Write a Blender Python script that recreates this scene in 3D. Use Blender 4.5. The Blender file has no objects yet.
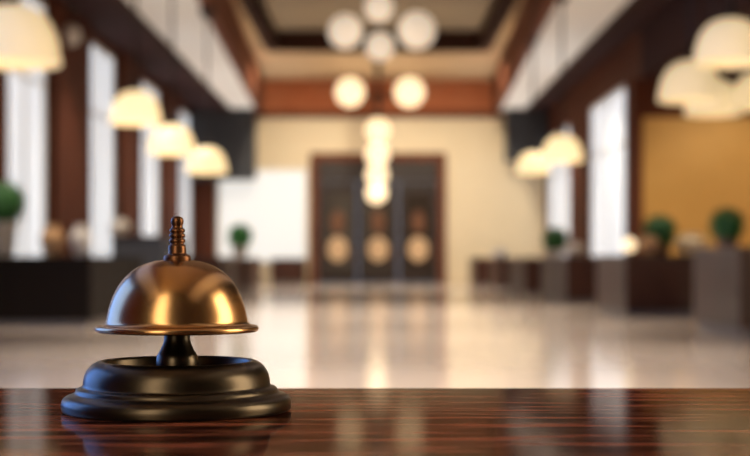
import bpy, bmesh, math, random
from mathutils import Vector, Matrix
random.seed(11)
C = bpy.context.scene.collection
PI = math.pi
F = 1474.0            # focal length in pixels of the 750 px wide frame
EYE = 1.156           # camera height: a hand's breadth above the 1.10 m desk top
HX, HY = 378.0, 260.0 # where the hall's axis meets the frame

# ------------------------------------------------------------------ helpers
def wx(px, Y): return (px - HX) * Y / F
def wz(py, Y): return EYE - (py - HY) * Y / F

def bx(bm, x0, x1, y0, y1, z0, z1, bev=0.0):
    r = bmesh.ops.create_cube(bm, size=1.0)
    vs = r['verts']
    for v in vs:
        v.co = Vector((x0 + (v.co.x + .5) * (x1 - x0), y0 + (v.co.y + .5) * (y1 - y0), z0 + (v.co.z + .5) * (z1 - z0)))
    if bev > 0:
        es = list({e for v in vs for e in v.link_edges})
        bmesh.ops.bevel(bm, geom=es, offset=bev, segments=2, affect='EDGES', profile=.6)

def box(x0, x1, y0, y1, z0, z1, bev=0.0):
    bm = bmesh.new(); bx(bm, x0, x1, y0, y1, z0, z1, bev); return bm

def lathe(bm, prof, seg=64, cx=0, cy=0, cz=0):
    rings = []
    for r, z in prof:
        if r < 1e-6:
            rings.append([bm.verts.new((cx, cy, cz + z))])
        else:
            rings.append([bm.verts.new((cx + r * math.cos(2 * PI * k / seg), cy + r * math.sin(2 * PI * k / seg), cz + z)) for k in range(seg)])
    for a, b in zip(rings, rings[1:]):
        for k in range(seg):
            k2 = (k + 1) % seg
            if len(a) == 1 and len(b) == 1: continue
            if len(a) == 1: bm.faces.new((a[0], b[k2], b[k]))
            elif len(b) == 1: bm.faces.new((a[k], a[k2], b[0]))
            else: bm.faces.new((a[k], a[k2], b[k2], b[k]))
    return bm

def tube(bm, pts, r, seg=10):
    rings = []
    n = len(pts)
    for i, p in enumerate(pts):
        p = Vector(p)
        d = (Vector(pts[min(i + 1, n - 1)]) - Vector(pts[max(i - 1, 0)])).normalized()
        a = Vector((0, 0, 1)) if abs(d.z) < .9 else Vector((1, 0, 0))
        u = d.cross(a).normalized(); w = d.cross(u).normalized()
        rings.append([bm.verts.new(p + (u * math.cos(2 * PI * k / seg) + w * math.sin(2 * PI * k / seg)) * r) for k in range(seg)])
    for a, b in zip(rings, rings[1:]):
        for k in range(seg):
            bm.faces.new((a[k], a[(k + 1) % seg], b[(k + 1) % seg], b[k]))
    bm.faces.new(rings[0]); bm.faces.new(rings[-1])
    return bm

def obj(name, bm, mat, parent=None, smooth=False, loc=None):
    bmesh.ops.recalc_face_normals(bm, faces=bm.faces[:])
    me = bpy.data.meshes.new(name); bm.to_mesh(me); bm.free()
    if smooth:
        for p in me.polygons: p.use_smooth = True
    me.materials.append(mat)
    o = bpy.data.objects.new(name, me); C.objects.link(o)
    if parent: o.parent = parent
    if loc: o.location = loc
    return o

def thing(name, label, cat, loc=(0, 0, 0), group=None):
    o = bpy.data.objects.new(name, None); C.objects.link(o)
    o.location = loc; o.empty_display_size = .1
    o['label'] = label; o['category'] = cat
    if group: o['group'] = group
    return o

def struct(name, bm, mat, label, cat):
    o = obj(name, bm, mat); o['kind'] = 'structure'; o['label'] = label; o['category'] = cat
    return o

def dup(root, loc, label, scale=1.0, group=None):
    r = root.copy(); C.objects.link(r); r.location = loc; r.scale = (scale,) * 3; r['label'] = label
    if group: r['group'] = group
    for ch in list(root.children):
        c = ch.copy(); C.objects.link(c); c.parent = r
        for g in ch.children:
            d = g.copy(); C.objects.link(d); d.parent = c
    return r

# ---------------------------------------------------------------- materials
def srgb(r, g, b):
    f = lambda c: (c / 255 / 12.92) if c / 255 <= .04045 else ((c / 255 + .055) / 1.055) ** 2.4
    return (f(r), f(g), f(b), 1)

def mat(name, col, rough=.5, metal=0.0, spec=.5, coat=0.0, coatr=.05, emit=None, es=0.0, noise=None, bump=None):
    m = bpy.data.materials.new(name); m.use_nodes = True
    nt = m.node_tree; b = nt.nodes['Principled BSDF']
    b.inputs['Base Color'].default_value = col
    b.inputs['Roughness'].default_value = rough
    b.inputs['Metallic'].default_value = metal
    b.inputs['Specular IOR Level'].default_value = spec
    b.inputs['Coat Weight'].default_value = coat
    b.inputs['Coat Roughness'].default_value = coatr
    if emit:
        b.inputs['Emission Color'].default_value = emit
        b.inputs['Emission Strength'].default_value = es
    tc = nt.nodes.new('ShaderNodeTexCoord')
    if noise:   # (colour 2, scale vector)
        mp = nt.nodes.new('ShaderNodeMapping'); mp.inputs['Scale'].default_value = noise[1]
        nz = nt.nodes.new('ShaderNodeTexNoise'); nz.inputs['Scale'].default_value = 1; nz.inputs['Detail'].default_value = 5
        nz.inputs['Roughness'].default_value = .6
        rp = nt.nodes.new('ShaderNodeValToRGB')
        rp.color_ramp.elements[0].position = noise[2] if len(noise) > 2 else .36; rp.color_ramp.elements[0].color = col
        rp.color_ramp.elements[1].position = noise[3] if len(noise) > 2 else .66; rp.color_ramp.elements[1].color = noise[0]
        nt.links.new(tc.outputs['Object'], mp.inputs['Vector']); nt.links.new(mp.outputs['Vector'], nz.inputs['Vector'])
        nt.links.new(nz.outputs['Fac'], rp.inputs['Fac']); nt.links.new(rp.outputs['Color'], b.inputs['Base Color'])
    if bump:    # (strength, scale vector, distance)
        mp2 = nt.nodes.new('ShaderNodeMapping'); mp2.inputs['Scale'].default_value = bump[1]
        n2 = nt.nodes.new('ShaderNodeTexNoise'); n2.inputs['Scale'].default_value = 1; n2.inputs['Detail'].default_value = 3
        bp = nt.nodes.new('ShaderNodeBump'); bp.inputs['Strength'].default_value = bump[0]; bp.inputs['Distance'].default_value = bump[2]
        nt.links.new(tc.outputs['Object'], mp2.inputs['Vector']); nt.links.new(mp2.outputs['Vector'], n2.inputs['Vector'])
        nt.links.new(n2.outputs['Fac'], bp.inputs['Height']); nt.links.new(bp.outputs['Normal'], b.inputs['Normal'])
    return m

M = {}
M['brass'] = mat('aged_brass', (.46, .27, .12, 1), .24, 1.0, noise=((.50, .30, .14, 1), (60, 60, 60)))
M['finial'] = mat('brown_bronze', (.13, .06, .03, 1), .38, 1.0)
M['bronze'] = mat('dark_bronze', (.065, .052, .038, 1), .30, 1.0)
def desk_mat():
    m = mat('desk_wood', (.018, .005, .003, 1), .8, spec=.0, noise=((.20, .062, .033, 1), (13, 95, 30), .44, .6))
    nt = m.node_tree; b = nt.nodes['Principled BSDF']; out = nt.nodes['Material Output']
    g = nt.nodes.new('ShaderNodeBsdfGlossy'); g.inputs['Roughness'].default_value = .085
    g.inputs['Color'].default_value = (1, .93, .86, 1)
    mx = nt.nodes.new('ShaderNodeMixShader'); mx.inputs['Fac'].default_value = .21
    nt.links.new(b.outputs['BSDF'], mx.inputs[1]); nt.links.new(g.outputs['BSDF'], mx.inputs[2]); nt.links.new(mx.outputs['Shader'], out.inputs['Surface'])
    return m
M['desk'] = desk_mat()
M['deskside'] = mat('desk_front_wood', (.05, .02, .012, 1), .4, noise=((.1, .04, .02, 1), (2, 2, 20)))
M['floor'] = mat('cream_marble_floor', (.66, .55, .46, 1), .11, spec=.6, noise=((.74, .62, .53, 1), (.5, .25, 1)))
M['cream'] = mat('cream_wall', (.78, .66, .46, 1), .8, spec=.1, noise=((.82, .70, .50, 1), (.4, .4, .4)))
M['gold'] = mat('gold_wall', (.55, .31, .075, 1), .6, noise=((.62, .36, .1, 1), (.5, .5, .5)))
M['redwood'] = mat('red_brown_wood', (.085, .026, .014, 1), .7, spec=.1, noise=((.13, .042, .022, 1), (2, 2, .3)))
M['frieze'] = mat('orange_brown_wood', (.36, .11, .045, 1), .8, spec=.1, noise=((.42, .15, .07, 1), (.5, 2, 2)))
M['beam'] = mat('beam_wood', (.13, .042, .022, 1), .7, spec=.1, noise=((.19, .07, .035, 1), (2, .3, 2)))
M['darktrim'] = mat('dark_trim', (.035, .014, .009, 1), .8, spec=.1)
M['tan'] = mat('tan_plaster', (.62, .45, .27, 1), .8)
M['taupe'] = mat('taupe_plaster', (.27, .215, .155, 1), .8, spec=.1)
M['white'] = mat('white_plaster', (.86, .84, .80, 1), .8)
M['mauve'] = mat('dark_mauve', (.045, .02, .021, 1), .8, spec=.1)
M['charcoal'] = mat('charcoal', (.022, .022, .026, 1), .5)
M['black'] = mat('black_lacquer', (.010, .007, .006, 1), .6, spec=.1)
M['counter'] = mat('walnut_counter', (.045, .016, .011, 1), .35, spec=.3, noise=((.066, .026, .018, 1), (3, 3, .6)))
M['countertop'] = mat('counter_stone_top', (.06, .035, .028, 1), .3, spec=.3)
M['grey'] = mat('grey_counter', (.075, .085, .11, 1), .6, spec=.1)
M['kick'] = mat('grey_kickboard', (.16, .15, .15, 1), .4)
M['door'] = mat('dark_door_wood', (.022, .012, .009, 1), .35)
M['doorglass'] = mat('dark_glass', (.03, .02, .015, 1), .15)
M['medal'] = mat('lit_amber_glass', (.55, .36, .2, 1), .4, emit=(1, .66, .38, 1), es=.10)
M['oval'] = mat('copper_ornament', (.16, .065, .03, 1), .5, metal=.3)
M['lamp'] = mat('opal_lamp_glass', (.8, .7, .5, 1), .35, emit=(1, .74, .38, 1), es=1.15)
M['lampnear'] = mat('opal_lamp_glass_vignette', (.8, .7, .5, 1), .35, emit=(1, .76, .40, 1), es=.52)  # dimmer copy of the lamp glass, lens vignette put into its glow
M['globe'] = mat('opal_globe_glass', (.8, .75, .65, 1), .3, emit=(1, .74, .42, 1), es=1.5)
M['globedim'] = mat('opal_globe_glass_vignette', (.7, .62, .52, 1), .3, emit=(1, .82, .62, 1), es=.6)  # same globe glass, vignette darkening put into the emission
M['bulb'] = mat('lamp_bulb', (1, .9, .7, 1), .3, emit=(1, .78, .48, 1), es=2.2)
M['pane'] = mat('daylit_frosted_glass', (.7, .75, .8, 1), .3, emit=(.86, .92, 1, 1), es=.70)
M['paneblue'] = mat('added_blue_glow', (.5, .6, .8, 1), .3, emit=(.10, .32, 1, 1), es=4.0)  # blue glow added out of view for the bell's left edge
M['paneback'] = mat('added_back_glow', (.8, .7, .5, 1), .3, emit=(1, .80, .52, 1), es=4.5)  # warm glow added behind the camera for the bell's gold streak
M['paneside'] = mat('added_side_glow', (.8, .7, .5, 1), .3, emit=(1, .80, .52, 1), es=9.0)  # unseen warm glow added at the side for the bell's right streak
M['panewarm'] = mat('glowing_white_pane', (.3, .3, .3, 1), .5, emit=(1, .965, .90, 1), es=.76)  # emissive pane of the white panel
M['metal'] = mat('dark_lamp_metal', (.03, .022, .02, 1), .4, metal=.6)
M['leaf'] = mat('leaf_green', (.014, .085, .018, 1), .5, noise=((.034, .18, .04, 1), (9, 9, 9)))
M['leafbright'] = mat('lifted_leaf_green', (.04, .22, .05, 1), .5, noise=((.09, .42, .11, 1), (9, 9, 9)))  # lighter leaf copy, brightness put into the colour of one backlit plant
M['cream_pot'] = mat('cream_ceramic', (.85, .68, .4, 1), .4)
M['potw'] = mat('white_ceramic', (.75, .72, .68, 1), .35)
M['potb'] = mat('brown_ceramic', (.2, .12, .09, 1), .4)
M['beige'] = mat('beige_ceramic', (.55, .33, .17, 1), .4)
M['soil'] = mat('soil', (.02, .012, .008, 1), .9)
M['backwall'] = mat('back_wall', (.045, .025, .018, 1), .7, spec=.1)

# ------------------------------------------------------------- hall shell
Y0, Y1 = -6.0, 72.0
XL, XR, XW = -9.0, 8.2, 12.0
struct('floor', box(XL - .3, XW + .3, Y0 - .3, Y1 + .3, -.2, 0), M['floor'], 'glossy cream marble floor of the hall', 'floor')

# left wall: piers between tall openings
wins_l = [(2.5, 12.5), (16, 20), (26, 30), (35.6, 40.2), (45.8, 50.6), (55.6, 60.8), (66.2, 71.2)]
bm = bmesh.new(); y = Y0
for a, b in wins_l:
    if a > y: bx(bm, XL - .3, XL, y, a, 0, 8.5)
    bx(bm, XL - .3, XL, a, b, 0, .9); bx(bm, XL - .3, XL, a, b, 8.1, 8.5)
    y = b
bx(bm, XL - .3, XL, y, Y1 + .3, 0, 8.5)
struct('wall_left', bm, M['redwood'], 'red-brown panelled left wall between the tall windows', 'wall')

def window(n, axis_x, y0, y1, z0, z1, label, pm='pane'):
    o = bpy.data.objects.new('window_%d' % n, None); C.objects.link(o)
    o['kind'] = 'structure'; o['label'] = label; o['category'] = 'window'
    s = 1 if axis_x < 0 else -1
    xa, xb = sorted((axis_x - s * .2, axis_x - s * .14))
    obj('pane', box(xa, xb, y0, y1, z0, z1), M[pm], o)
    f = bmesh.new(); xa, xb = sorted((axis_x - s * .14, axis_x - s * .06)); t = .12
    bx(f, xa, xb, y0, y0 + t, z0, z1); bx(f, xa, xb, y1 - t, y1, z0, z1)
    bx(f, xa, xb, y0 + t, y1 - t, z1 - t, z1); bx(f, xa, xb, y0 + t, y1 - t, z0, z0 + t)
    ym = (y0 + y1) / 2
    bx(f, xa, xb, ym - .05, ym + .05, z0 + t, z1 - t)
    bx(f, xa, xb, y0 + t, ym - .05, z1 * .72, z1 * .72 + .09); bx(f, xa, xb, ym + .05, y1 - t, z1 * .72, z1 * .72 + .09)
    obj('window_frame', f, M['white'], o)
    sl = box(*sorted((axis_x - s * .06, axis_x + s * .12)), y0 - .1, y1 + .1, z0 - .1, z0)
    obj('window_sill', sl, M['redwood'], o)
lab_l = ['unseen beside the desk, blue glow added for the bell', 'second beyond the desk', 'third beyond the desk',
         'beneath the largest left pendant lamp, above the big dark plant', 'bright, left of the brown pier before the grey block',
         'narrow, behind the left pendant lamps', 'farthest, beside the charcoal bulkhead']
for i, (a, b) in enumerate(wins_l):
    window(i + 1, XL, a, b, .9, 8.1, 'tall daylit left wall window, ' + lab_l[i], 'paneblue' if i < 1 else 'pane')

# pilasters on the left wall
k = 1
for i in range(len(wins_l) - 1):
    a, b = wins_l[i][1], wins_l[i + 1][0]
    struct('trim_%d' % k, box(XL, XL + .16, a + .35, b - .35, 0, 8.38, .03), M['redwood'],
           'red-brown wooden pilaster, number %d along the left wall from the desk' % (i + 1), 'pilaster'); k += 1

# right wall of the far part with two windows
wins_r = [(49.0, 57.2), (63.2, 71.4)]
bm = bmesh.new(); y = 46.0
for a, b in wins_r:
    bx(bm, XR, XR + .3, y, a, 0, 8.5); bx(bm, XR, XR + .3, a, b, 0, .9); bx(bm, XR, XR + .3, a, b, 7.05, 8.5); y = b
bx(bm, XR, XR + .3, y, Y1 + .3, 0, 8.5)
struct('wall_right', bm, M['redwood'], 'red-brown right wall around two bright windows', 'wall')
window(9, XR, 49.0, 57.2, .9, 7.05, 'tall bright right wall window beside the golden wall')
window(10, XR, 63.2, 71.4, .9, 7.05, 'tall bright right wall window below the far right pendants')
# mauve bulkhead along the right, above the wing opening
struct('wall_bulkhead', box(XR, XR + .3, 6.0, 46.0, 6.77, 8.5), M['mauve'], 'dark mauve bulkhead over the right lounge opening', 'wall')
# the golden wall of the wing
bm = bmesh.new(); bx(bm, XR + .02, XW, 45.85, 46.0, 0, 5.6)
struct('wall_lounge', bm, M['gold'], 'golden yellow wall at the back of the right lounge', 'wall')
struct('trim_20', box(XR + .02, XW, 45.82, 46.0, 5.6, 6.77), M['redwood'], 'dark red-brown band over the golden wall', 'trim')
struct('trim_21', box(XR - .28, XR + .02, 45.75, 46.3, 0, 6.77), M['redwood'], 'dark corner pilaster at the edge of the golden wall', 'pilaster')
bm = bmesh.new(); bx(bm, XW, XW + .3, Y0, -1, 0, 10); bx(bm, XW, XW + .3, -1, 5, 0, .6); bx(bm, XW, XW + .3, -1, 5, 9.6, 10); bx(bm, XW, XW + .3, 5, 6, 0, 10); bx(bm, XW, XW + .3, 6, 46.3, 0, 6.8)
struct('wall_east', bm, M['gold'], 'side wall of the right lounge', 'wall')
window(12, XW, -1, 5, .6, 9.6, 'unseen glowing window added right of the desk for the bell', 'paneside')
struct('ceiling_foyer', box(XR + .3, XW + .3, Y0 - .3, 6.1, 10.0, 10.2), M['mauve'], 'high dark ceiling of the unseen foyer shaped for the bell light', 'ceiling')  # unseen height shaped to let the tall added window reach the bell
struct('wall_foyer_step', box(XR + .3, XW + .3, 6.0, 6.1, 6.95, 10.0), M['mauve'], 'unseen dark wall closing the foyer above the lounge', 'wall')
struct('wall_foyer_band', box(XR + .22, XR + .32, Y0, 6.1, 8.52, 10.0), M['mauve'], 'unseen dark band above the foyer opening', 'wall')
struct('ceiling_lounge', box(XR + .3, XW + .3, 6.0, 46.3, 6.77, 6.95), M['mauve'], 'dark lowered ceiling of the right lounge', 'ceiling')

# far wall with the door opening
DX0, DX1, DZ = -2.95, 2.95, 6.0
bm = bmesh.new()
bx(bm, XL, DX0, Y1, Y1 + .3, 0, 8.1); bx(bm, DX1, XR, Y1, Y1 + .3, 0, 8.1); bx(bm, DX0, DX1, Y1, Y1 + .3, DZ, 8.1)
struct('wall_far', bm, M['cream'], 'cream yellow far wall around the entrance doors', 'wall')
struct('trim_22', box(XL, XR, Y1 - .25, Y1 + .3, 8.42, 9.95), M['frieze'], 'orange-brown wooden frieze above the far wall', 'frieze')
struct('trim_23', box(XL, XR, Y1 - .35, Y1 + .3, 8.1, 8.42), M['beam'], 'mauve-brown moulding under the wooden frieze', 'moulding')
bm = bmesh.new()
bx(bm, DX0 - .38, DX0, Y1 - .18, Y1 + .3, 0, DZ + .38, .03); bx(bm, DX1, DX1 + .38, Y1 - .18, Y1 + .3, 0, DZ + .38, .03)
bx(bm, DX0, DX1, Y1 - .18, Y1 + .3, DZ, DZ + .38, .03)
struct('trim_24', bm, M['beam'], 'mauve-brown wooden frame around the entrance doors', 'door frame')
struct('trim_25', box(DX0, DX1, Y1 + .02, Y1 + .25, 5.0, DZ), M['door'], 'dark transom panel above the entrance doors', 'transom')

for i, (cx, nm) in enumerate(((-1.97, 'left'), (0, 'middle'), (1.97, 'right'))):
    d = bpy.data.objects.new('door_%d' % (i + 1), None); C.objects.link(d)
    d.location = (cx, Y1 + .1, 0); d['kind'] = 'structure'; d['category'] = 'door'
    d['label'] = '%s of the three dark tall entrance doors with amber medallion' % nm
    w = .965
    bm = bmesh.new()
    bx(bm, -w, -.66, -.05, .05, .02, 4.98, .01); bx(bm, .66, w, -.05, .05, .02, 4.98, .01)
    bx(bm, -.66, .66, -.05, .05, .02, .7); bx(bm, -.66, .66, -.05, .05, 4.4, 4.98)
    obj('door_leaf', bm, M['door'], d)
    obj('glass_panel', box(-.66, .66, -.02, .02, .7, 4.4), M['doorglass'], d)
    def disc(cz, rx, rz, y0=-.06, y1=-.02):
        b = bmesh.new(); r = bmesh.ops.create_cone(b, cap_ends=True, segments=40, radius1=1, radius2=.86, depth=1)
        for v in b.verts: v.co = Vector((v.co.x * rx, y1 + (v.co.z - .5) * -1 * (y0 - y1) * -1 * -1 if False else (y0 if v.co.z > 0 else y1), cz + v.co.y * rz))
        return b
    m_ = obj('medallion', disc(1.68, .50, .60), M['medal'], d); m_['label'] = 'round amber glass medallion'
    o_ = obj('oval_ornament', disc(3.0, .34, .55), M['oval'], d); o_['label'] = 'copper oval ornament'
    bm = bmesh.new(); tube(bm, [(.78, -.12, 1.0), (.78, -.12, 1.8)], .03); tube(bm, [(.78, -.05, 1.05), (.78, -.12, 1.05)], .02); tube(bm, [(.78, -.05, 1.75), (.78, -.12, 1.75)], .02)
    obj('handle', bm, M['oval'], d)

struct('trim_33', box(XL, wx(215.5, 71.7), 71.5, 72, 0, 8.1), M['redwood'], 'red-brown pier at the left edge of the white panel', 'pilaster')
# bright white panel left of the doors, with an emissive pane
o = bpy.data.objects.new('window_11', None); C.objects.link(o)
o['kind'] = 'structure'; o['label'] = 'broad white glowing panel left of the entrance doors'; o['category'] = 'window'
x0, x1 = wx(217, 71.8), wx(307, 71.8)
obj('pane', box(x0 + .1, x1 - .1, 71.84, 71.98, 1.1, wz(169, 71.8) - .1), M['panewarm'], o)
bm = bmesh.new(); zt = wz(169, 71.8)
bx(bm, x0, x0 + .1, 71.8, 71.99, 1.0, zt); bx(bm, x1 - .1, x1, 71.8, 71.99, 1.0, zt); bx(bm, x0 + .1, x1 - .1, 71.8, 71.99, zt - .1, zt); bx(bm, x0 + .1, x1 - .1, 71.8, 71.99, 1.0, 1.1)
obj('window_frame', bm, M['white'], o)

# charcoal bulkheads hanging at both far corners
struct('trim_26', box(XL, wx(255, 70.5), 70.2, 71.4, 5.0, 8.38), M['charcoal'], 'charcoal bulkhead hanging over the white panel at far left', 'bulkhead')
struct('trim_27', box(wx(506, 70.5), XR, 70.2, 71.4, 5.9, 8.38), M['charcoal'], 'charcoal bulkhead hanging at the far right corner', 'bulkhead')

# ---- ceiling: side soffits (white), outer dark strips, raised middle with a dark framed recess
def prism(bm, poly, z0, z1):
    lo = [bm.verts.new((x, y, z0)) for x, y in poly]; hi = [bm.verts.new((x, y, z1)) for x, y in poly]
    bm.faces.new(lo[::-1]); bm.faces.new(hi)
    n = len(poly)
    for k in range(n): bm.faces.new((lo[k], lo[(k + 1) % n], hi[(k + 1) % n], hi[k]))
def inner(Y): return 5.54 - .0292 * (71 - Y)
ya, yb = Y0, 72.0
for s, nm in ((-1, 'left'), (1, 'right')):
    bm = bmesh.new(); prism(bm, [(s * (inner(ya) + .3), ya), (s * 7.1, ya), (s * 7.1, 71.65), (s * (inner(yb) + .3), 71.65)], 8.38, 8.5)
    struct('ceiling_soffit_%s' % nm, bm, M['white'], 'white plaster ceiling strip along the %s side' % nm, 'ceiling')
    bm = bmesh.new(); prism(bm, [(s * inner(ya), ya), (s * (inner(ya) + .3), ya), (s * (inner(yb) + .3), 71.65), (s * inner(yb), 71.65)], 8.3, 9.95)
    struct('trim_%d' % (28 if s < 0 else 29), bm, M['beam'], 'red-brown ceiling beam along the %s side' % nm, 'beam')
    xo = XL if s < 0 else XR + .3
    bm = bmesh.new(); bx(bm, *sorted((s * 7.1, xo)), ya, 72.3, 8.38, 8.52)
    struct('ceiling_strip_%s' % nm, bm, M['mauve'], 'dark mauve ceiling strip over the %s side wall' % nm, 'ceiling')
    bm = bmesh.new(); bx(bm, *sorted((s * 7.0, s * 7.25)), ya, 71.6, 8.2, 8.38)
    struct('trim_%d' % (30 if s < 0 else 31), bm, M['darktrim'], 'dark ceiling moulding at the %s edge of the white strip' % nm, 'moulding')
# middle ceiling with opening x -4.1..4.1, y 8..60
bm = bmesh.new()
bx(bm, -6, 6, 60.2, 72.3, 9.95, 10.15); bx(bm, -6, 6, Y0, 8, 9.95, 10.15)
bx(bm, -6, -4.15, 8, 60.2, 9.95, 10.15); bx(bm, 4.15, 6, 8, 60.2, 9.95, 10.15)
struct('ceiling', bm, M['tan'], 'tan plaster ceiling around the dark framed recess', 'ceiling')
bm = bmesh.new(); bx(bm, -4.6, 4.6, 7.6, 60.6, 10.5, 10.7)
struct('ceiling_recess', bm, M['taupe'], 'taupe plaster panel inside the ceiling recess', 'ceiling')
bm = bmesh.new(); t = .42
bx(bm, -4.15 - t, 4.15 + t, 60.0, 60.0 + t, 9.68, 10.5); bx(bm, -4.15 - t, 4.15 + t, 8 - t, 8, 9.68, 10.5)
bx(bm, -4.15 - t, -4.15, 8, 60.0, 9.68, 10.5); bx(bm, 4.15, 4.15 + t, 8, 60.0, 9.68, 10.5)
struct('trim_32', bm, M['darktrim'], 'dark wooden frame around the ceiling recess', 'moulding')
# back wall behind the desk
bm = bmesh.new(); bx(bm, XL - .3, -4.2, Y0 - .3, Y0, 0, 10.7); bx(bm, -4.2, -1.2, Y0 - .3, Y0, 0, .8); bx(bm, -4.2, -1.2, Y0 - .3, Y0, 9.2, 10.7); bx(bm, -1.2, XW + .3, Y0 - .3, Y0, 0, 10.7)
o = bpy.data.objects.new('window_13', None); C.objects.link(o)
o['kind'] = 'structure'; o['label'] = 'unseen glowing window added behind the desk for the bell'; o['category'] = 'window'
obj('pane', box(-4.1, -1.3, Y0 - .2, Y0 - .14, .9, 9.1), M['paneback'], o)
f = bmesh.new(); bx(f, -4.2, -4.1, Y0 - .2, Y0, .8, 9.2); bx(f, -1.3, -1.2, Y0 - .2, Y0, .8, 9.2); bx(f, -4.1, -1.3, Y0 - .2, Y0, .8, .9); bx(f, -4.1, -1.3, Y0 - .2, Y0, 9.1, 9.2)
obj('window_frame', f, M['redwood'], o)
struct('wall_back', bm, M['backwall'], 'brown wall behind the reception desk', 'wall')

# ------------------------------------------------------------- reception desk
dk = thing('reception_desk', 'glossy dark red-brown wooden reception desk top under the bell', 'desk', (0, 0, 0))
obj('desk_top', box(-2.6, 2.6, -.75, .645, 1.06, 1.10, .0012), M['desk'], dk)
obj('desk_front', box(-2.5, 2.5, .50, .55, .1, 1.06), M['deskside'], dk)
obj('side_panel', box(-2.5, -2.45, -.65, .50, .1, 1.06), M['deskside'], dk)
obj('side_panel', box(2.45, 2.5, -.65, .50, .1, 1.06), M['deskside'], dk)
obj('plinth', box(-2.45, 2.45, -.6, .5, 0, .1), M['kick'], dk)

# ------------------------------------------------------------- the bell
BY = .55; S = BY / F
bell = thing('service_bell', 'brass reception bell with dark bronze base standing on the glossy desk', 'bell', (wx(177.2, BY), BY, 1.10))
def P(lst): return [(r * S, (410 - y) * S) for r, y in lst]
base = P([(0, 409.9), (111, 409.9), (112.6, 409.2), (113.6, 407), (113.8, 402), (113.2, 399), (111.5, 396.4), (108.5, 394.4), (104.5, 393), (101.8, 392.2),
          (100.6, 391.4), (100.2, 390), (99.6, 388.2), (98, 387), (95.6, 386.2), (93.8, 385.6), (93.0, 384.4), (92.7, 382), (92.2, 378), (91.2, 374), (89.4, 370), (86.8, 366.4),
          (83.4, 363.4), (79.6, 361.2), (76.8, 360.3), (74.8, 360.4), (73.6, 361.2), (73.0, 363), (72.4, 369), (71.4, 371.5), (69, 372.4), (0, 372.4)])
bm = bmesh.new(); lathe(bm, base, 128); b_ = obj('base', bm, M['bronze'], bell, True); b_['label'] = 'dark bronze stepped round base'
pil = P([(21.4, 372.3), (21.3, 366), (21, 360), (20.4, 356), (18.8, 352.8), (16.8, 349.8), (15.6, 347), (13.8, 343), (13, 339), (12.6, 332), (10.8, 300), (0, 300)])
bm = bmesh.new(); lathe(bm, pil, 64); b_ = obj('pillar', bm, M['bronze'], bell, True); b_['label'] = 'flared dark bronze pillar'
dome = P([(0, 259.4), (13, 259.8), (22, 260.8), (30, 263), (38, 266.4), (45, 271), (51, 276.4), (56, 282.2), (60, 288.6), (63.3, 295.3), (66, 302.5), (68, 309),
          (69.2, 315), (70.2, 319.4), (71.2, 322.4), (72.8, 324.2), (75, 325), (78.4, 325.2), (80.2, 325.8), (81.2, 327.4), (81.3, 329.2), (80.6, 330.8), (79, 331.6), (76, 331.4), (73.6, 329), (71.4, 325),
          (69.2, 319), (66.2, 309), (62, 297), (57, 287.5), (50, 278.5), (41, 271), (30, 265.5), (11, 262.5), (0, 262.4)])
bm = bmesh.new(); lathe(bm, dome, 160); d_ = obj('dome', bm, M['brass'], bell, True); d_['label'] = 'satin gold brass dome with rolled lip'
fin = P([(13.4, 260.4), (13.6, 258), (13.2, 256), (12, 254.8), (10, 254.2), (9.2, 253.4), (8.9, 252), (8.8, 246.6), (8.3, 245), (7.2, 244.4), (6.2, 244), (5.9, 243.5), (6.9, 242.4), (7.3, 240.8),
         (6.9, 239.2), (5.8, 238.4), (5.8, 238), (6.9, 236.9), (7.2, 235.4), (6.8, 233.9), (5.8, 233.2), (5.8, 232.8), (6.7, 231.8), (7.0, 230.4), (6.5, 229), (5.4, 228.2), (5.0, 227), (4.7, 225.8),
         (5.2, 224.6), (5.6, 222.6), (5.7, 220.8), (5.2, 218.6), (4.1, 217), (2.2, 216.2), (0, 216)])
fin = [(r * (1.13 if z > (410 - 244.2) * S else 1), z) for r, z in fin]
bm = bmesh.new(); lathe(bm, fin, 64); f_ = obj('plunger', bm, M['finial'], bell, True); f_['label'] = 'beaded brown bronze push button on top'

# ------------------------------------------------------------- pendant lamps
LZ = EYE + 2.5       # rims of the pendants
def make_pendant():
    t = thing('pendant_lamp', 'x', 'lamp', (0, 0, 0), 'cream dome pendants along the hall')
    pr = []
    R = .6
    for i in range(19):                       # outside, rim to crown
        a = i / 18 * PI / 2
        pr.append((R * math.cos(a) ** .72 if i < 18 else .05, .74 * math.sin(a)))
    pr[0] = (.625, -.01)
    inn = [(max(r - .03, .03), z - .025) for r, z in reversed(pr[:-1])]
    bm = bmesh.new(); lathe(bm, pr + inn + [pr[0]], 40)
    obj('lamp_shade', bm, M['lamp'], t, True)
    bm = bmesh.new(); lathe(bm, [(0, .1), (.14, .16), (.2, .3), (.14, .4), (.07, .5), (.06, .7), (0, .7)], 20); obj('bulb', bm, M['bulb'], t, True)
    bm = bmesh.new(); lathe(bm, [(.10, .71), (.10, .84), (.05, 1.06), (.025, 1.1), (0, 1.1)], 20); obj('cap', bm, M['metal'], t, True)
    return t
proto = make_pendant()
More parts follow.
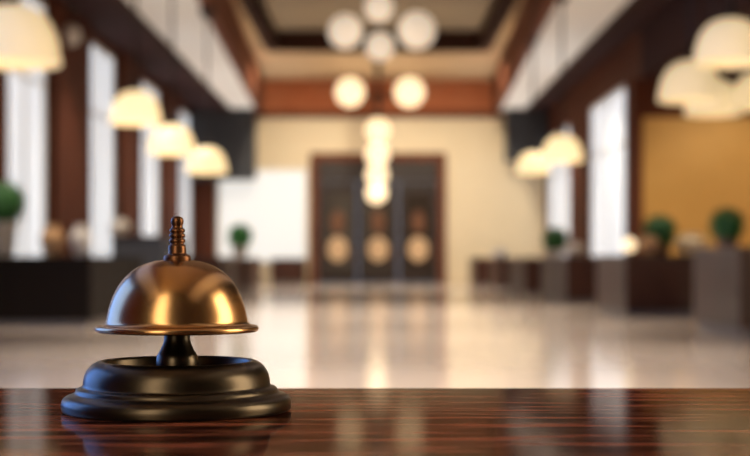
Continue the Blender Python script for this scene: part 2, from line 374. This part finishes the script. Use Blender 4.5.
pend = [ # centre px, rim row, width px, label
    (13, 70, 100, 'largest cream dome pendant, cut by the left edge of the photo'),
    (135.5, 126.5, 59, 'cream dome pendant second from the left, above the left windows'),
    (172, 156, 54, 'cream dome pendant third from the left, lower than its neighbour'),
    (207, 174.5, 48, 'smallest and lowest cream dome pendant on the left side'),
    (730, 70, 77, 'large cream dome pendant at the upper right corner, highest of the right cluster'),
    (690, 105, 68, 'cream dome pendant at the left of the right corner cluster'),
    (713, 118, 60, 'lowest cream dome pendant of the right corner cluster'),
    (760, 112, 62, 'cream dome pendant cut by the right edge, beneath the large one'),
    (562, 163.5, 49, 'cream dome pendant with long visible rod, in front of the right windows'),
    (533, 175, 41, 'smallest cream dome pendant on the right, half behind a bigger one'),
]
for i, (px, py, w, lab) in enumerate(pend):
    py -= 1.5; Y = 2.5 * F / (HY - py) - .6; sc = (w - (6 if w < 60 else 2)) * Y / F / 1.27
    loc = (wx(px, Y), Y, LZ)
    if i == 0:
        p = proto; p.location = loc; p.scale = (sc,) * 3; p['label'] = lab
    else:
        p = dup(proto, loc, lab, sc)
    for ch in p.children:
        if ch.name.startswith('lamp_shade'):
            ch.material_slots[0].link = 'OBJECT'; ch.material_slots[0].material = M['lampnear' if i in (0, 4, 5, 6, 7) else 'lamp']
    ax = abs(loc[0]); top = 8.3 if ax > inner(Y) - .01 else (9.95 if ax > 4.15 + .42 else (9.68 if ax > 4.15 else 10.5))
    if ax > inner(Y) + .3: top = 8.38
    if ax > 6.98 and ax < 7.27: top = 8.2
    L = (top - LZ) / sc
    cm = bmesh.new(); tube(cm, [(0, 0, 1.08), (0, 0, L - .02)], .028 / sc, 8)
    obj('rod', cm, M['metal'], p)
    cm = bmesh.new(); lathe(cm, [(0, L), (.22, L), (.22, L - .06), (.08, L - .2), (0, L - .2)], 20)
    obj('canopy', cm, M['metal'], p, True)

# small plain globe hanging by the left window
def globe_bm(r, cz=0, cx=0, cy=0):
    b = bmesh.new(); bmesh.ops.create_uvsphere(b, u_segments=32, v_segments=20, radius=r)
    bmesh.ops.translate(b, verts=b.verts[:], vec=(cx, cy, cz)); return b
def globe_pendant(px, py, rpx, Y, top, label, m, grp):
    z = wz(py, Y); r = rpx * Y / F
    t = thing('globe_pendant', label, 'lamp', (wx(px, Y), Y, z), grp)
    obj('globe', globe_bm(r), m, t, True)
    b = bmesh.new(); tube(b, [(0, 0, r * .98), (0, 0, top - z - .02)], .03, 8); obj('rod', b, M['metal'], t)
    b = bmesh.new(); lathe(b, [(0, top - z), (.2, top - z), (.2, top - z - .06), (.06, top - z - .18), (0, top - z - .18)], 20); obj('canopy', b, M['metal'], t, True)
    b = bmesh.new(); lathe(b, [(r * .3, r * .94), (r * .3, r * 1.05), (.03, r * 1.15)], 20); obj('cap', b, M['metal'], t, True)
    return t
globe_pendant(70, 35, 11, 42, 8.38, 'small whitish globe lamp near the ceiling between the left windows', M['potw'], None)
gg = 'globe pendants in a row before the doors'
globe_pendant(377.3, 155, 11.8, 56, 10.5, 'upper globe pendant before the doors, directly behind the chandelier drop', M['globe'], gg)
globe_pendant(377, 175, 11.2, 62, 9.95, 'middle globe pendant of the three before the doors', M['globe'], gg)
globe_pendant(376.5, 193, 10.3, 66, 9.95, 'lowest globe pendant, hanging over the middle door', M['globe'], gg)

def chandelier(Y, stem_px, zlow, globes, label, gm='globe'):
    x0 = wx(stem_px, Y)
    t = thing('chandelier', label, 'chandelier', (x0, Y, zlow), 'globe chandeliers along the hall axis')
    b = bmesh.new()
    lathe(b, [(0, -.02), (.07, 0), (.11, .12), (.06, .3), (.08, .5), (.06, .7), (.06, 10.5 - zlow - .3), (.3, 10.5 - zlow - .1), (.34, 10.5 - zlow), (0, 10.5 - zlow)], 20)
    obj('stem', b, M['metal'], t, True)
    for px, py, rp, dy in globes:
        r = rp * Y / F; gx, gz = wx(px, Y) - x0, wz(py, Y) - zlow
        g = obj('globe', globe_bm(r, gz, gx, dy), M[gm], t, True)
        v = Vector((gx, dy, 0)); d = v.length
        if d > .2:
            u = v / d
            pts = []
            for q in range(9):
                s_ = q / 8; R_ = .05 + (d - r * .75 - .05) * s_
                pts.append((u.x * R_, u.y * R_, gz - .35 * math.sin(s_ * PI) * (1 - s_ * .5)))
            b = bmesh.new(); tube(b, pts, .06, 8); obj('arm', b, M['metal'], t, True)
    return t
chandelier(42, 379, wz(70, 42), [(345.5, 33, 16.8, -.3), (416.5, 32, 18.5, -.3), (379, 12, 14, -.75), (380, 50, 14, -.7)],
           'upper chandelier with four big opal globes at the top of the photo', 'globedim')
chandelier(50, 378, wz(119, 50), [(350, 92, 14.5, 0), (409.5, 92, 15, 0), (378, 130, 12, 0)],
           'lower chandelier with a pair of bright opal globes and one below')

# ------------------------------------------------------------- counters
def counter(x0, x1, y0, y1, z, label, m='counter', name='lobby_counter', cat='counter', grp='dark counters along the hall'):
    cx = (x0 + x1) / 2; cy = (y0 + y1) / 2
    t = thing(name, label, cat, (cx, cy, 0), grp)
    a, b_, c, d = x0 - cx, x1 - cx, y0 - cy, y1 - cy
    obj('kickboard', box(a + .08, b_ - .08, c + .08, d - .08, 0, .12), M['kick'], t)
    bm = bmesh.new(); bx(bm, a + .03, b_ - .03, c + .03, d - .03, .12, z - .06, .01)
    obj('body', bm, M[m], t)
    obj('counter_top', box(a, b_, c, d, z - .06, z, .012), M['countertop' if m != 'black' else 'black'], t)
    return t
counter(XL + .35, -4.85, 25.0, 30.5, 1.22, 'long near-black counter at the left edge, nearest on the left', 'black')
counter(-6.1, -4.85, 33.5, 37.5, 1.72, 'tall dark grey counter block just behind the bell knob', 'grey')
counter(-6.2, -4.75, 45.5, 51.0, 1.26, 'dark counter right of the bell dome, with green plant', 'counter')
counter(-6.0, -4.75, 54.0, 60.0, 1.24, 'second dark counter right of the bell dome, farther back', 'counter')
counter(-5.1, -3.45, 69.5, 71.4, 1.24, 'low brown console just left of the entrance doors', 'counter', 'console_cabinet', 'cabinet', None)
counter(5.4, 7.2, 22.1, 25.4, 1.36, 'brown pedestal block at the right edge carrying a round plant', 'counter', 'pedestal')
counter(5.0, 6.5, 29.9, 34.0, 1.26, 'widest brown counter on the right, left of the right edge pedestal', 'counter')
counter(4.85, 6.1, 38.2, 44.0, 1.25, 'second brown counter on the right, under a green plant', 'counter')
counter(4.75, 6.0, 48.0, 54.0, 1.24, 'third dark counter on the right, between the plant counter and the far pair', 'counter')
counter(4.65, 6.0, 57.0, 62.0, 1.24, 'fourth dark counter on the right, one before the farthest', 'counter')
counter(4.3, 5.8, 66.0, 70.0, 1.26, 'farthest dark counter on the right, against the cream wall', 'counter')

# ------------------------------------------------------------- plants and ornaments
def leafball(r, n=900):
    bm = bmesh.new()
    bmesh.ops.create_icosphere(bm, subdivisions=3, radius=r * .86)
    for i in range(n):
        z = 1 - 2 * (i + .5) / n; a = i * 2.39996
        d = Vector((math.sqrt(1 - z * z) * math.cos(a), math.sqrt(1 - z * z) * math.sin(a), z))
        c = d * r * random.uniform(.86, .97)
        u = d.orthogonal().normalized(); u.rotate(Matrix.Rotation(random.uniform(0, 2 * PI), 3, d)); w = d.cross(u)
        tip = (u + d * random.uniform(.2, .9)).normalized(); s_ = r * random.uniform(.13, .2)
        v = [bm.verts.new(c), bm.verts.new(c + tip * s_ * .5 + w * s_ * .3), bm.verts.new(c + tip * s_), bm.verts.new(c + tip * s_ * .5 - w * s_ * .3)]
        bm.faces.new(v)
    return bm
ball_me = None
def plant(px, py, rpx, Y, ztop, label, potm='potw'):
    global ball_me
    r = rpx * Y / F; z = max(wz(py, Y), ztop + r * 1.08 + .04)
    t = thing('topiary_plant', label, 'plant', (wx(px, Y), Y, ztop), 'round green plants on the counters')
    h = z - ztop - r * .75
    if ball_me is None:
        o_ = obj('foliage', leafball(1.0), M['leaf'], t, True); ball_me = o_.data
    else:
        o_ = bpy.data.objects.new('foliage', ball_me); C.objects.link(o_); o_.parent = t
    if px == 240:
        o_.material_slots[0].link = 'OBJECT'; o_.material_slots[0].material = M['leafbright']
    o_.location = (0, 0, z - ztop); o_.scale = (r, r, r)
    h = max(h, .12)
    bm = bmesh.new(); pr = r * .62
    lathe(bm, [(0, 0), (pr * .72, 0), (pr * .8, .02), (pr * .98, h * .8), (pr * 1.06, h * .82), (pr * 1.06, h), (pr * .94, h), (pr * .9, h * .85), (0, h * .85)], 32)
    obj('pot', bm, M[potm], t, True)
    bm = bmesh.new(); tube(bm, [(0, 0, h * .8), (0, 0, z - ztop)], r * .09, 8); obj('stem', bm, M['soil'], t)
plant(2, 204, 24, 27, 1.22, 'big dark green round plant at the left edge in a white pot', 'potw')
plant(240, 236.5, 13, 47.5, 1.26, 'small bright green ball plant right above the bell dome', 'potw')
plant(555.5, 240, 13.5, 40.5, 1.25, 'small green ball plant on the second right counter', 'potw')
plant(659.5, 232, 17.5, 32.3, 1.26, 'green round plant on the widest right counter in a brown pot', 'potb')
plant(727, 227, 18, 23.6, 1.36, 'dark green round plant on the right edge pedestal', 'potb')

def vase(name, px, Y, ztop, prof, m, label, cat):
    t = thing(name, label, cat, (wx(px, Y), Y, ztop))
    return t
def urn(name, px, wpx, hpx, Y, ztop, m, label, cat):
    R = wpx * Y / F / 2; H = hpx * Y / F
    bm = bmesh.new()
    lathe(bm, [(0, 0), (R * .55, 0), (R * .62, H * .04), (R * .8, H * .22), (R, H * .5), (R * .9, H * .72), (R * .55, H * .88), (R * .5, H * .93), (R * .62, H), (R * .55, H), (R * .44, H * .92), (0, H * .86)], 32)
    o = obj(name, bm, M[m], None, True, (wx(px, Y), Y, ztop)); o['label'] = label; o['category'] = cat
    return o
urn('vase', 52, 24, 32, 26.6, 1.22, 'beige', 'beige ceramic vase on the near-black counter, right of the big plant', 'vase')
urn('vase', 81, 21, 32, 26.2, 1.22, 'potw', 'white ceramic vase on the near-black counter, by the grey block', 'vase')
urn('vase', 120, 22, 18, 35.2, 1.72, 'potw', 'pale round vase on top of the tall grey block', 'vase')
urn('bowl', 574, 23, 14, 39.2, 1.25, 'potw', 'white round bowl beside the plant on the second right counter', 'bowl')
urn('bowl', 649, 22, 20, 31.0, 1.26, 'beige', 'pinkish beige bowl before the plant on the widest counter', 'bowl')
urn('vase', 692, 34, 22, 32.5, 1.26, 'cream_pot', 'wide cream vase at the right end of the widest counter', 'vase')
urn('bowl', 500, 16, 9, 59.0, 1.24, 'potw', 'small white bowl on the fourth right counter', 'bowl')
# little globe table lamp
t = thing('table_lamp', 'small glowing globe table lamp at the left end of the widest counter', 'lamp', (wx(629, 30.6), 30.6, 1.26))
r = 7 * 30.6 / F
obj('globe', globe_bm(r, .06 + r), M['globe'], t, True)
bm = bmesh.new(); lathe(bm, [(0, 0), (.1, 0), (.1, .03), (.05, .05), (.05, .08), (0, .08)], 24); obj('lamp_base', bm, M['metal'], t, True)

# ------------------------------------------------------------- lights
def light(kind, name, loc, power, col, size=.02, rot=None, spot=None):
    l = bpy.data.lights.new(name, kind); l.energy = power; l.color = col
    if kind != 'AREA': l.shadow_soft_size = size
    if spot: l.spot_size = spot; l.spot_blend = .8
    o = bpy.data.objects.new(name, l); C.objects.link(o); o.location = loc
    if rot: o.rotation_euler = rot
    return o
WARM = (1, .78, .50); NEU = (1, .97, .92)
# unseen spots without fittings, added to brighten the white ceiling strips
for Yk, pw in ((69.5, 190), (66.5, 190), (63.5, 180), (60.5, 165), (57.5, 150), (54.5, 135), (51.5, 120), (48.5, 105), (45.5, 95), (42.5, 85), (39.5, 80), (36, 80), (30, 80), (20, 80)):
    for s in (-1, 1):
        light('SPOT', 'soffit_fill', (s * 5.95, Yk, 2.4), pw * 2.0, NEU, rot=(PI, 0, 0), spot=math.radians(54))
# added fill spots under the ceiling, no fittings, turned to the far wall
for X in (-4.6, 0, 4.6):
    light('SPOT', 'wall_fill', (X, 61.5, 9.8), 1900, (1, .87, .68), rot=(math.radians(50), 0, 0), spot=math.radians(96))
# unseen upward fill added in mid-air for the middle ceiling
for X, Yk, pw in ((0, 66.5, 260), (-2.4, 56, 190), (2.4, 56, 190), (-2.4, 47, 110), (2.4, 47, 110), (0, 34, 110), (0, 20, 110)):
    light('SPOT', 'midceiling_fill', (X, Yk, 6.6), pw, WARM, rot=(PI, 0, 0), spot=math.radians(140))
# downward fill spots added to brighten the floor, no fixtures
for Yk in (10, 18, 26, 34, 42, 50, 58):
    light('SPOT', 'down_fill', (0, Yk, 9.6), 5800, (1, .88, .74), rot=(0, 0, 0), spot=math.radians(72))
# more unseen fill added over the side counters
for Yk in (32, 42, 52, 62):
    for s in (-1, 1):
        light('SPOT', 'down_fill', (s * 6.4, Yk, 8.2), 1150, (1, .86, .7), rot=(0, 0, 0), spot=math.radians(105))
light('SPOT', 'down_fill', (-6.0, 25.5, 8.2), 2200, (1, .84, .64), rot=(0, 0, 0), spot=math.radians(44))  # extra unseen fill added for the vases on the near-black counter
# lounge: spot without fitting, brightens the golden wall
light('SPOT', 'lounge_fill', (11, 41, 6.6), 700, (1, .84, .6), rot=(math.radians(40), 0, 0), spot=math.radians(110))

W = bpy.data.worlds.new('World'); bpy.context.scene.world = W; W.use_nodes = True
W.node_tree.nodes['Background'].inputs['Color'].default_value = (.7, .8, 1, 1)
W.node_tree.nodes['Background'].inputs['Strength'].default_value = .5

# ------------------------------------------------------------- camera
cam = bpy.data.cameras.new('Camera'); co = bpy.data.objects.new('Camera', cam); C.objects.link(co)
co.location = (0, 0, EYE); co.rotation_euler = (PI / 2, 0, 0)
cam.sensor_width = 36; cam.lens = F / 750 * 36
cam.shift_x = -(HX - 375) / 750; cam.shift_y = (HY - 228) / 750
cam.clip_start = .02; cam.clip_end = 300
cam.dof.use_dof = True; cam.dof.focus_distance = .545; cam.dof.aperture_fstop = 12.5
sc = bpy.context.scene; sc.camera = co
vs = sc.view_settings; vs.view_transform = 'Standard'; vs.look = 'None'; vs.exposure = 0; vs.gamma = 1; vs.use_curve_mapping = False
